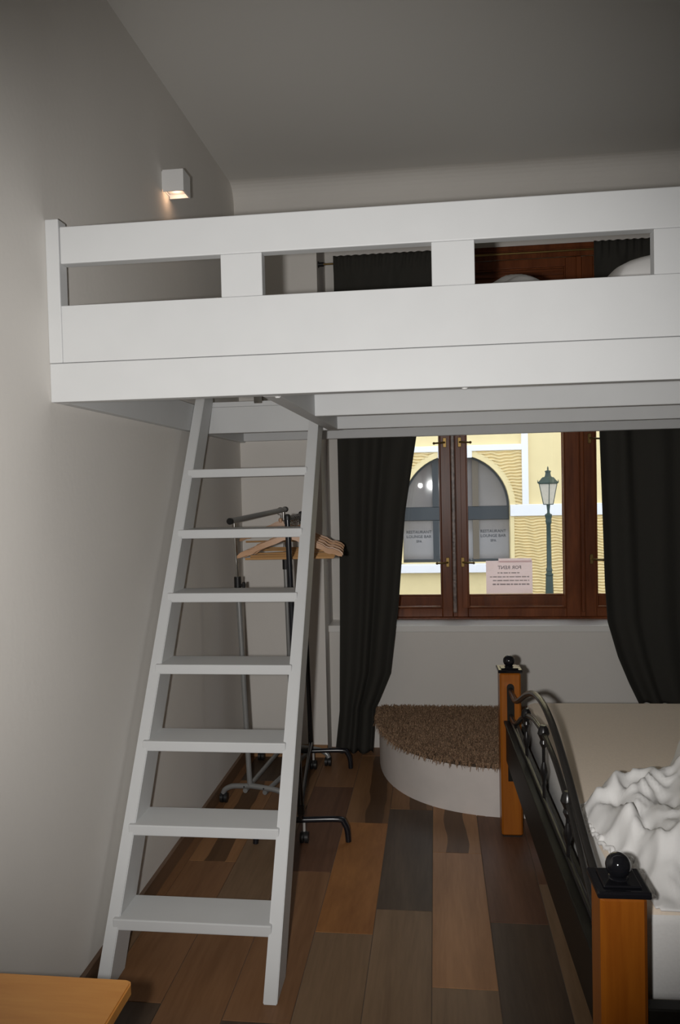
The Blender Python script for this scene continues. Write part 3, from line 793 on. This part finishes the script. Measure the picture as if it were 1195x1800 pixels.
# ------------------------------------------------------------------ clothes racks
def rack(name, label, near, far, ntop, ftop, half_n, half_f, mat, grey):
    (nx, ny), (fx, fy) = near, far
    root = thing(name, label, 'clothes rack', ((nx + fx) / 2, (ny + fy) / 2, 0))
    bz = 0.088 if grey else 0.098; r = 0.0125
    d = Vector((fx - nx, fy - ny, 0)).normalized(); s_ = Vector((d.y, -d.x, 0))
    for (cx, cy), hl, top in ((near, half_n, ntop), (far, half_f, ftop)):
        c = Vector((cx, cy, 0))
        P = lambda t_, z: tuple(c + s_ * t_ + Vector((0, 0, z)))
        if grey:
            path = [P(-hl[0], 0.045), P(-hl[0] + 0.012, 0.064), P(-hl[0] + 0.05, bz - 0.006), P(-hl[0] + 0.11, bz), P(0, bz + 0.004), P(hl[1] - 0.11, bz), P(hl[1] - 0.05, bz - 0.006), P(hl[1] - 0.012, 0.064), P(hl[1], 0.045)]
        else:
            path = [P(-hl[0], 0.002), P(-hl[0] + 0.004, 0.05), P(-hl[0] + 0.016, bz - 0.018), P(-hl[0] + 0.042, bz), P(0, bz), P(hl[1] - 0.042, bz), P(hl[1] - 0.016, bz - 0.018), P(hl[1] - 0.004, 0.05), P(hl[1], 0.002)]
        bs = obj('base_foot', tube(bmesh.new(), smooth_path(path, 5), r, 12), mat, root, smooth=True)
        cs = ((-hl[0] + 0.004), (hl[1] - 0.004)) if grey else (0.012,)
        for t_ in cs:
            q = P(t_, 0)
            bm = bmesh.new()
            tube(bm, [(q[0], q[1], 0.046), (q[0], q[1], bz - 0.01 if not grey else 0.06)], 0.006, 8)
            obj('caster_stem', bm, 'caster_pale', bs, smooth=True)
            bm = bmesh.new()
            for off in (-0.010, 0.010):
                tube(bm, [(q[0] + off - 0.007, q[1], 0.0235), (q[0] + off + 0.007, q[1], 0.0235)], 0.0235, 16)
            box(bm, (q[0] - 0.010, q[1] - 0.008, 0.020), (q[0] + 0.010, q[1] + 0.008, 0.05), 0.003, 1)
            obj('caster', bm, 'black_plastic', bs, smooth=True)
        if grey:
            for t_ in (-hl[0] + 0.115, hl[1] - 0.115):
                q = Vector(P(t_, bz + 0.001)) - d * 0.0125
                obj('bolt', tube(bmesh.new(), [q - d * 0.001, q + d * 0.004], 0.004, 8), 'black_plastic', bs)
        T = Vector(top); b0 = Vector(P(0, bz + 0.005))
        if grey:
            k1 = b0.lerp(T, 0.765)
            obj('upright', tube(bmesh.new(), [b0, k1], r, 12), mat, root, smooth=True)
            obj('upper_tube', tube(bmesh.new(), [k1, T], 0.0085, 12), 'chrome', root, smooth=True)
            bm = tube(bmesh.new(), [k1 - Vector((0, 0, 0.02)), k1 + Vector((0, 0, 0.032))], 0.0165, 14)
            kn = obj('collar', bm, 'black_plastic', root, smooth=True)
            bm = bmesh.new(); e0 = k1 + Vector((0, 0, -0.008))
            tube(bm, [e0 + s_ * 0.014, e0 + s_ * 0.034], 0.007, 8); box(bm, tuple(e0 + s_ * 0.03 - Vector((0.006, 0.006, 0.016))), tuple(e0 + s_ * 0.03 + Vector((0.008, 0.006, 0.016))), 0.003, 1)
            obj('knob', bm, 'black_plastic', kn)
        else:
            obj('upright', tube(bmesh.new(), [b0 - Vector((0, 0, 0.004)), T], r, 12), mat, root, smooth=True)
            obj('cap', lathe(bmesh.new(), [(0.0135, -0.012), (0.0145, 0.0), (0.012, 0.008), (0.006, 0.012)], T, 14), 'black_plastic', root, smooth=True)
    # hanging bar and low rails
    A, Bp = Vector(ntop), Vector(ftop)
    if grey:
        bar = obj('hanging_bar', tube(bmesh.new(), [A - d * 0.045, Bp + d * 0.03], 0.0135, 14), 'grey_tube', root, smooth=True)
        for q, sg in ((A - d * 0.045, -1), (Bp + d * 0.03, 1)):
            obj('end_cap', tube(bmesh.new(), [q + d * sg * 0.004, q - d * sg * 0.01], 0.0155, 14), 'black_plastic', bar, smooth=True)
        offs = (-half_n[0] + 0.115, half_n[1] - 0.115)
        for t_, tf in zip(offs, (-half_f[0] + 0.115, half_f[1] - 0.115)):
            a = Vector((nx, ny, bz - 0.022)) + s_ * t_; b = Vector((fx, fy, bz - 0.022)) + s_ * tf
            obj('low_rail', tube(bmesh.new(), [a, b], 0.0115, 12), mat, root, smooth=True)
    else:
        obj('hanging_bar', tube(bmesh.new(), [A - Vector((0, 0, 0.012)), Bp - Vector((0, 0, 0.012))], 0.0115, 14), mat, root, smooth=True)
        a = Vector((nx, ny, bz + 0.045)); b = Vector((fx, fy, bz + 0.045))
        obj('low_rail', tube(bmesh.new(), [a, b], 0.010, 12), mat, root, smooth=True)
        obj('rail_joint', tube(bmesh.new(), [a - Vector((0, 0, 0.02)), a + Vector((0, 0, 0.02))], 0.0155, 12), 'black_plastic', root, smooth=True)
    return d, s_
GN, GF = (-0.897, 3.60), (-0.795, 4.175)
GNT, GFT = (-0.940, 3.60, 1.352), (-0.815, 4.175, 1.385)
dg_, sg_ = rack('clothes_rack', 'grey metal rolling clothes rack with chrome tubes beside the wall', GN, GF, GNT, GFT, (0.140, 0.19), (0.19, 0.205), 'grey_tube', True)
BN, BF = (-0.586, 3.225), (-0.680, 4.085)
BNT, BFT = (-0.613, 3.225, 1.380), (-0.702, 4.085, 1.365)
db_, sb_ = rack('clothes_rack', 'black tube clothes rack behind the ladder, hung with wooden hangers', BN, BF, BNT, BFT, (0.195, 0.198), (0.150, 0.210), 'black_tube', False)

# hangers: shoulders, trouser bar, swivel hook
def make_hanger():
    root = bpy.data.objects.new('wooden_hanger', None); root.empty_display_size = 0.05; COL.objects.link(root)
    def arm_z(t_): return -0.052 - 0.012 * (1 - math.cos(min(1, t_ / 0.06) * math.pi)) * 0.5 - 0.075 * max(0, (t_ - 0.03) / 0.195) ** 1.15
    for s in (-1, 1):
        V = []; F = []; n_ = 16
        for k_ in range(n_ + 1):
            t_ = 0.225 * k_ / n_
            zt = arm_z(t_); th = 0.026 - 0.004 * k_ / n_
            if k_ in (11, 12): zt -= 0.006                       # strap notch
            wd = 0.0065 + 0.001 * math.sin(k_ / n_ * math.pi)
            yb_ = 0.020 * (k_ / n_) ** 2
            if k_ == n_: th *= 0.45; zt -= 0.008
            V += [(s * t_, yb_ - wd, zt), (s * t_, yb_ + wd, zt), (s * t_, yb_ + wd, zt - th), (s * t_, yb_ - wd, zt - th)]
        for k_ in range(n_):
            a = 4 * k_
            for q in range(4): F.append((a + q, a + (q + 1) % 4, a + 4 + (q + 1) % 4, a + 4 + q))
        F += [(0, 3, 2, 1), (4 * n_, 4 * n_ + 1, 4 * n_ + 2, 4 * n_ + 3)]
        mesh_np('shoulder', V, F, 'hanger_wood', root, smooth=False)
    obj('neck', lathe(bmesh.new(), [(0.0095, -0.060), (0.011, -0.048), (0.010, -0.040), (0.006, -0.036)], (0, 0, 0), 10), 'hanger_wood', root, smooth=True)
    obj('trouser_bar', tube(bmesh.new(), [(-0.190, 0.013, -0.160), (0.190, 0.013, -0.160)], 0.0048, 8), 'dowel_wood', root, smooth=True)
    pth = [(0, 0, -0.042), (0, 0, -0.020)] + [(0.0205 * math.cos(a) * -1, 0, 0.0 - 0.0 + 0.0205 * math.sin(a)) for a in [math.radians(x) for x in (-60, -20, 20, 60, 90, 120, 160, 190)]]
    obj('hook', tube(bmesh.new(), smooth_path(pth, 3), 0.0017, 6), 'chrome', root, smooth=True)
    return root
hg = make_hanger()
spots = [(0.07, 3), (0.17, -4), (0.29, 5), (0.42, -2), (0.55, 6), (0.68, -5), (0.80, 2), (0.92, -3)]
for i, (t_, rz) in enumerate(spots):
    h_ = hg if i == 0 else copy_tree(hg)
    q = Vector(BNT).lerp(Vector(BFT), t_)
    h_.location = (q.x, q.y, q.z - 0.012 - 0.0072)
    h_.rotation_euler = (math.radians(random.uniform(-1.5, 1.5)), math.radians(random.uniform(-1.5, 1.5)), math.atan2(-db_.x, db_.y) * 0.5 + math.radians(rz * 1.6))
    tag(h_, 'light wooden clothes hanger on the black rack', 'hanger', 'hangers on the black rack')
    if i == 0: h_['label'] = 'light wooden hanger hung next to the front upright of the black rack'
    if i == len(spots) - 1: h_['label'] = 'light wooden hanger hung next to the back upright of the black rack'
h_ = copy_tree(hg)
q = Vector(GNT).lerp(Vector(GFT), 0.93)
h_.location = (q.x, q.y, q.z - 0.006); h_.rotation_euler = (0, 0, math.radians(8))
if 'group' in h_: del h_['group']
tag(h_, 'light wooden clothes hanger on the end of the grey rack bar', 'hanger')

# ------------------------------------------------------------------ table corner by the ladder
TZ, TX, TY = 0.58, -0.582, 1.392
tb = thing('table', 'light wood table top corner standing before the ladder', 'table', (-0.9, 1.0, 0))
bm = bmesh.new(); prism(bm, [(XL + 0.002, 0.62), (TX - 0.01, 0.62), (TX, 0.63), (TX, TY - 0.012), (TX - 0.004, TY - 0.003), (TX - 0.012, TY), (XL + 0.002, TY)], 2, TZ - 0.024, TZ)
bmesh.ops.bevel(bm, geom=[e for e in bm.edges if abs(e.verts[0].co.z - e.verts[1].co.z) < 1e-6], offset=0.003, segments=2, affect='EDGES')
obj('table_top', bm, 'table_wood', tb)
for x in (XL + 0.04, TX - 0.07):
    for y_ in (0.68, TY - 0.07):
        obj('leg', B((x - 0.02, y_ - 0.02, 0.0), (x + 0.02, y_ + 0.02, TZ - 0.024), 0.003, 1), 'table_wood', tb)
obj('apron', B((XL + 0.06, TY - 0.078, TZ - 0.085), (TX - 0.09, TY - 0.062, TZ - 0.024)), 'table_wood', tb)

# ------------------------------------------------------------------ across the street
YF = 17.0
gz = -1.15
struct(obj('ground', B((-14, 5.0, gz - 0.2), (18, YF + 0.4, gz)), 'street_stone'), 'grey stone street outside the window', 'street')
fac = thing('building', 'cream yellow building across the street with a large arched restaurant window', 'building', (0.44, YF, gz))
AC, AZ, AR = 0.44, 1.0, 1.14
WZB = -0.18
def arch_pts(r, n_=32, zb=None):
    pts = [(AC + r * math.cos(math.pi * k_ / n_), AZ + r * math.sin(math.pi * k_ / n_)) for k_ in range(n_ + 1)]
    return pts
# wall with arched hole
bm = bmesh.new()
box(bm, (-14, YF, gz), (AC - AR, YF + 0.4, 9)); box(bm, (AC + AR, YF, gz), (18, YF + 0.4, 9)); box(bm, (AC - AR, YF, gz), (AC + AR, YF + 0.4, WZB))
ap = arch_pts(AR)
for k_ in range(32):
    (xa, za), (xb, zb) = ap[k_], ap[k_ + 1]
    prism(bm, [(xa, za), (xa, 9), (xb, 9), (xb, zb)], 1, YF, YF + 0.4)
obj('wall', bm, 'facade_yellow', fac)
bm = bmesh.new(); ai, ao = arch_pts(AR), arch_pts(AR + 0.12)
for k_ in range(32): prism(bm, [ai[k_], ao[k_], ao[k_ + 1], ai[k_ + 1]], 1, YF - 0.06, YF + 0.02)
for s in (-1, 1):
    xs_ = sorted((AC + s * AR, AC + s * (AR + 0.085)))
    box(bm, (xs_[0], YF - 0.06, WZB), (xs_[1], YF + 0.02, AZ))
obj('arch_surround', bm, 'facade_yellow', fac)
for lo, hi in (((-3.6, YF - 0.09, 2.20), (1.835, YF + 0.01, 2.325)), ((AC + AR + 0.0, YF - 0.10, 0.80), (7, YF + 0.01, 1.045)), ((-6, YF - 0.10, 0.80), (AC - AR, YF + 0.01, 1.045)),
               ((1.835, YF - 0.09, 1.04), (1.968, YF + 0.01, 9)), ((2.76, YF - 0.09, 1.04), (2.89, YF + 0.01, 9)), ((-1.09, YF - 0.09, 1.04), (-0.957, YF + 0.01, 2.2)),
               ((AC - 0.36, YF - 0.088, 2.06), (AC + 0.36, YF + 0.01, 2.21))):
    obj('white_band', B(lo, hi, 0.008, 1), 'facade_white', fac)
obj('window_ledge', B((AC - AR - 0.15, YF - 0.16, -0.385), (AC + AR + 0.12, YF + 0.05, -0.20), 0.01, 1), 'facade_white', fac)

# combed plaster: real wavy ridges
def combed(x0, x1, z0, z1, per, cut=None, seed=0.0, amp=0.022):
    nx = max(8, int((x1 - x0) / 0.035)); nz = int((z1 - z0) / per * 12)
    X = np.linspace(x0, x1, nx + 1); Z = np.linspace(z0, z1, nz + 1)
    XX, ZZ = np.meshgrid(X, Z)
    wob = 0.018 * np.sin(XX * 9 + seed + 0.8 * np.sin(ZZ * 2.1)) + 0.010 * np.sin(XX * 23 + ZZ * 5 + seed * 2)
    ph = ((ZZ + wob) / per) % 1.0
    D = np.where(ph < 0.22, ph / 0.22, np.where(ph < 0.80, 1 - ((ph - 0.22) / 0.58) ** 1.6, 0.0))
    YY = YF - 0.022 - amp * 2.4 * D
    V = np.stack([XX, YY, ZZ], -1).reshape(-1, 3)
    idx = np.arange((nx + 1) * (nz + 1)).reshape(nz + 1, nx + 1)
    F = np.stack([idx[:-1, :-1], idx[:-1, 1:], idx[1:, 1:], idx[1:, :-1]], -1).reshape(-1, 4)
    if cut is not None:
        cx = V[F].mean(1)
        F = F[np.hypot(cx[:, 0] - AC, cx[:, 2] - AZ) > cut]
    o = mesh_np('combed_plaster', V, F.tolist(), 'facade_ridge', fac, smooth=True)
combed(AC + AR + 0.085, 3.6, gz + 0.1, 0.80, 0.062, seed=1.0)
combed(0.80, 1.835, 1.045, 2.20, 0.068, cut=AR + 0.10, seed=2.0)
combed(-0.957, 0.08, 1.045, 2.20, 0.068, cut=AR + 0.10, seed=3.1)
# the arched window: frame members, panes, lettering
fw = obj('window', B((AC - AR, YF + 0.14, 0.725), (AC + AR, YF + 0.24, 1.02), 0.01, 1), 'facade_dark_frame', fac)
obj('bottom_rail', B((AC - AR, YF + 0.14, WZB), (AC + AR, YF + 0.24, WZB + 0.06)), 'facade_dark_frame', fw)
for xm, mt_ in ((0.868, 'facade_mullion'), (0.014, 'facade_dark_frame')):
    obj('mullion', B((xm - 0.066, YF + 0.13, WZB + 0.06), (xm + 0.066, YF + 0.23, 0.725)), mt_, fw)
    zt = AZ + math.sqrt(max(0, AR ** 2 - (xm - AC) ** 2)) - 0.02
    obj('mullion', B((xm - 0.066, YF + 0.13, 1.02), (xm + 0.066, YF + 0.23, zt)), mt_, fw)
bm = bmesh.new(); a1, a0 = arch_pts(AR), arch_pts(AR - 0.045)
for k_ in range(32): prism(bm, [a0[k_], a1[k_], a1[k_ + 1], a0[k_ + 1]], 1, YF + 0.12, YF + 0.24)
obj('arch_frame', bm, 'facade_dark_frame', fw)
edges_ = [AC - AR, 0.014 - 0.066, 0.014 + 0.066, 0.868 - 0.066, 0.868 + 0.066, AC + AR]
for i in (0, 2, 4):
    xa, xb = edges_[i], edges_[i + 1]
    obj('pane', B((xa, YF + 0.18, WZB + 0.06), (xb, YF + 0.19, 0.725)), 'facade_glass', fw)
    bm = bmesh.new(); pts = [(xa, 1.02)] + [(x, max(1.02, AZ + math.sqrt(max(0, (AR - 0.02) ** 2 - (x - AC) ** 2)))) for x in np.linspace(xa, xb, 12)] + [(xb, 1.02)]
    pts = pts[:1] + [p for p in pts[1:-1]] + pts[-1:]
    cl = []
    for p in pts:
        if not cl or math.hypot(p[0] - cl[-1][0], p[1] - cl[-1][1]) > 1e-4: cl.append(p)
    prism(bm, cl, 1, YF + 0.18, YF + 0.19)
    obj('pane', bm, 'facade_glass', fw)
for cx in (1.235, -0.36):
    lettering('lettering', 'RESTAURANT', 0.088, 'lettering_dark', fw, (cx, YF + 0.176, 0.475), bold=0.001)
    lettering('lettering', 'LOUNGE BAR', 0.088, 'lettering_dark', fw, (cx, YF + 0.176, 0.375), bold=0.001)
    lettering('lettering', 'SPA', 0.075, 'lettering_dark', fw, (cx, YF + 0.176, 0.270), bold=0.001)

# street lamp
SX, SY = 2.170, 15.5
sl = thing('street_lamp', 'dark green cast iron street lamp with glass lantern, on the street outside', 'street lamp', (SX, SY, gz))
bm = lathe(bmesh.new(), [(0.10, 0), (0.10, 0.12), (0.085, 0.16), (0.078, 0.5), (0.068, 0.82), (0.066, 0.84), (0.075, 0.855), (0.075, 0.875), (0.055, 0.89), (0.052, 0.93), (0.062, 0.94), (0.060, 0.97), (0.048, 1.0),
                         (0.044, 1.5), (0.042, 1.83), (0.050, 1.85), (0.060, 1.90), (0.052, 1.93), (0.066, 1.99), (0.068, 2.03), (0.040, 2.045), (0.026, 2.06), (0.024, 2.10), (0.034, 2.19), (0.036, 2.215)], (SX, SY, gz), 20)
obj('post', bm, 'lamp_green', sl, smooth=True)
NS = 4
def ngon(r, z, off=0.0): return [Vector((SX + r * math.cos(2 * math.pi * k_ / NS + off), SY + r * math.sin(2 * math.pi * k_ / NS + off), z)) for k_ in range(NS)]
lo_, hi_ = ngon(0.090, 1.075), ngon(0.168, 1.475)
cage = bmesh.new()
for k_ in range(NS):
    tube(cage, [lo_[k_], hi_[k_]], 0.009, 6)
    tube(cage, [lo_[k_], lo_[(k_ + 1) % NS]], 0.009, 6); tube(cage, [hi_[k_], hi_[(k_ + 1) % NS]], 0.009, 6)
tube(cage, [(SX, SY, 1.07), (SX, SY, 1.42)], 0.012, 8)
obj('lantern_frame', cage, 'lamp_green', sl)
for k_ in range(NS):
    bm = bmesh.new(); vs_ = [bm.verts.new(q) for q in (lo_[k_], lo_[(k_ + 1) % NS], hi_[(k_ + 1) % NS], hi_[k_])]; bm.faces.new(vs_)
    obj('lantern_pane', bm, 'lantern_glass', sl)
bm = bmesh.new()
rings = [ngon(r, z) for r, z in ((0.190, 1.475), (0.196, 1.492), (0.185, 1.505), (0.105, 1.598), (0.075, 1.602), (0.058, 1.62), (0.048, 1.67), (0.050, 1.70), (0.062, 1.706), (0.060, 1.718), (0.020, 1.732), (0.010, 1.75))]
rv = [[bm.verts.new(q) for q in rg] for rg in rings]
for a, b in zip(rv, rv[1:]):
    for k_ in range(NS): bm.faces.new((a[k_], a[(k_ + 1) % NS], b[(k_ + 1) % NS], b[k_]))
bm.faces.new(rv[0][::-1]); bm.faces.new(rv[-1])
rf = obj('lantern_roof', bm, 'lamp_green', sl)
obj('finial', lathe(bmesh.new(), [(0.008, 1.745), (0.010, 1.755), (0.018, 1.768), (0.008, 1.778), (0.012, 1.788), (0.002, 1.81)], (SX, SY, 0), 10), 'lamp_green', rf, smooth=True)
for q in ngon(0.192, 1.49):
    obj('roof_tip', lathe(bmesh.new(), [(0.006, 0), (0.012, 0.02), (0.005, 0.032), (0.008, 0.042), (0.001, 0.06)], q, 8), 'lamp_green', rf, smooth=True)
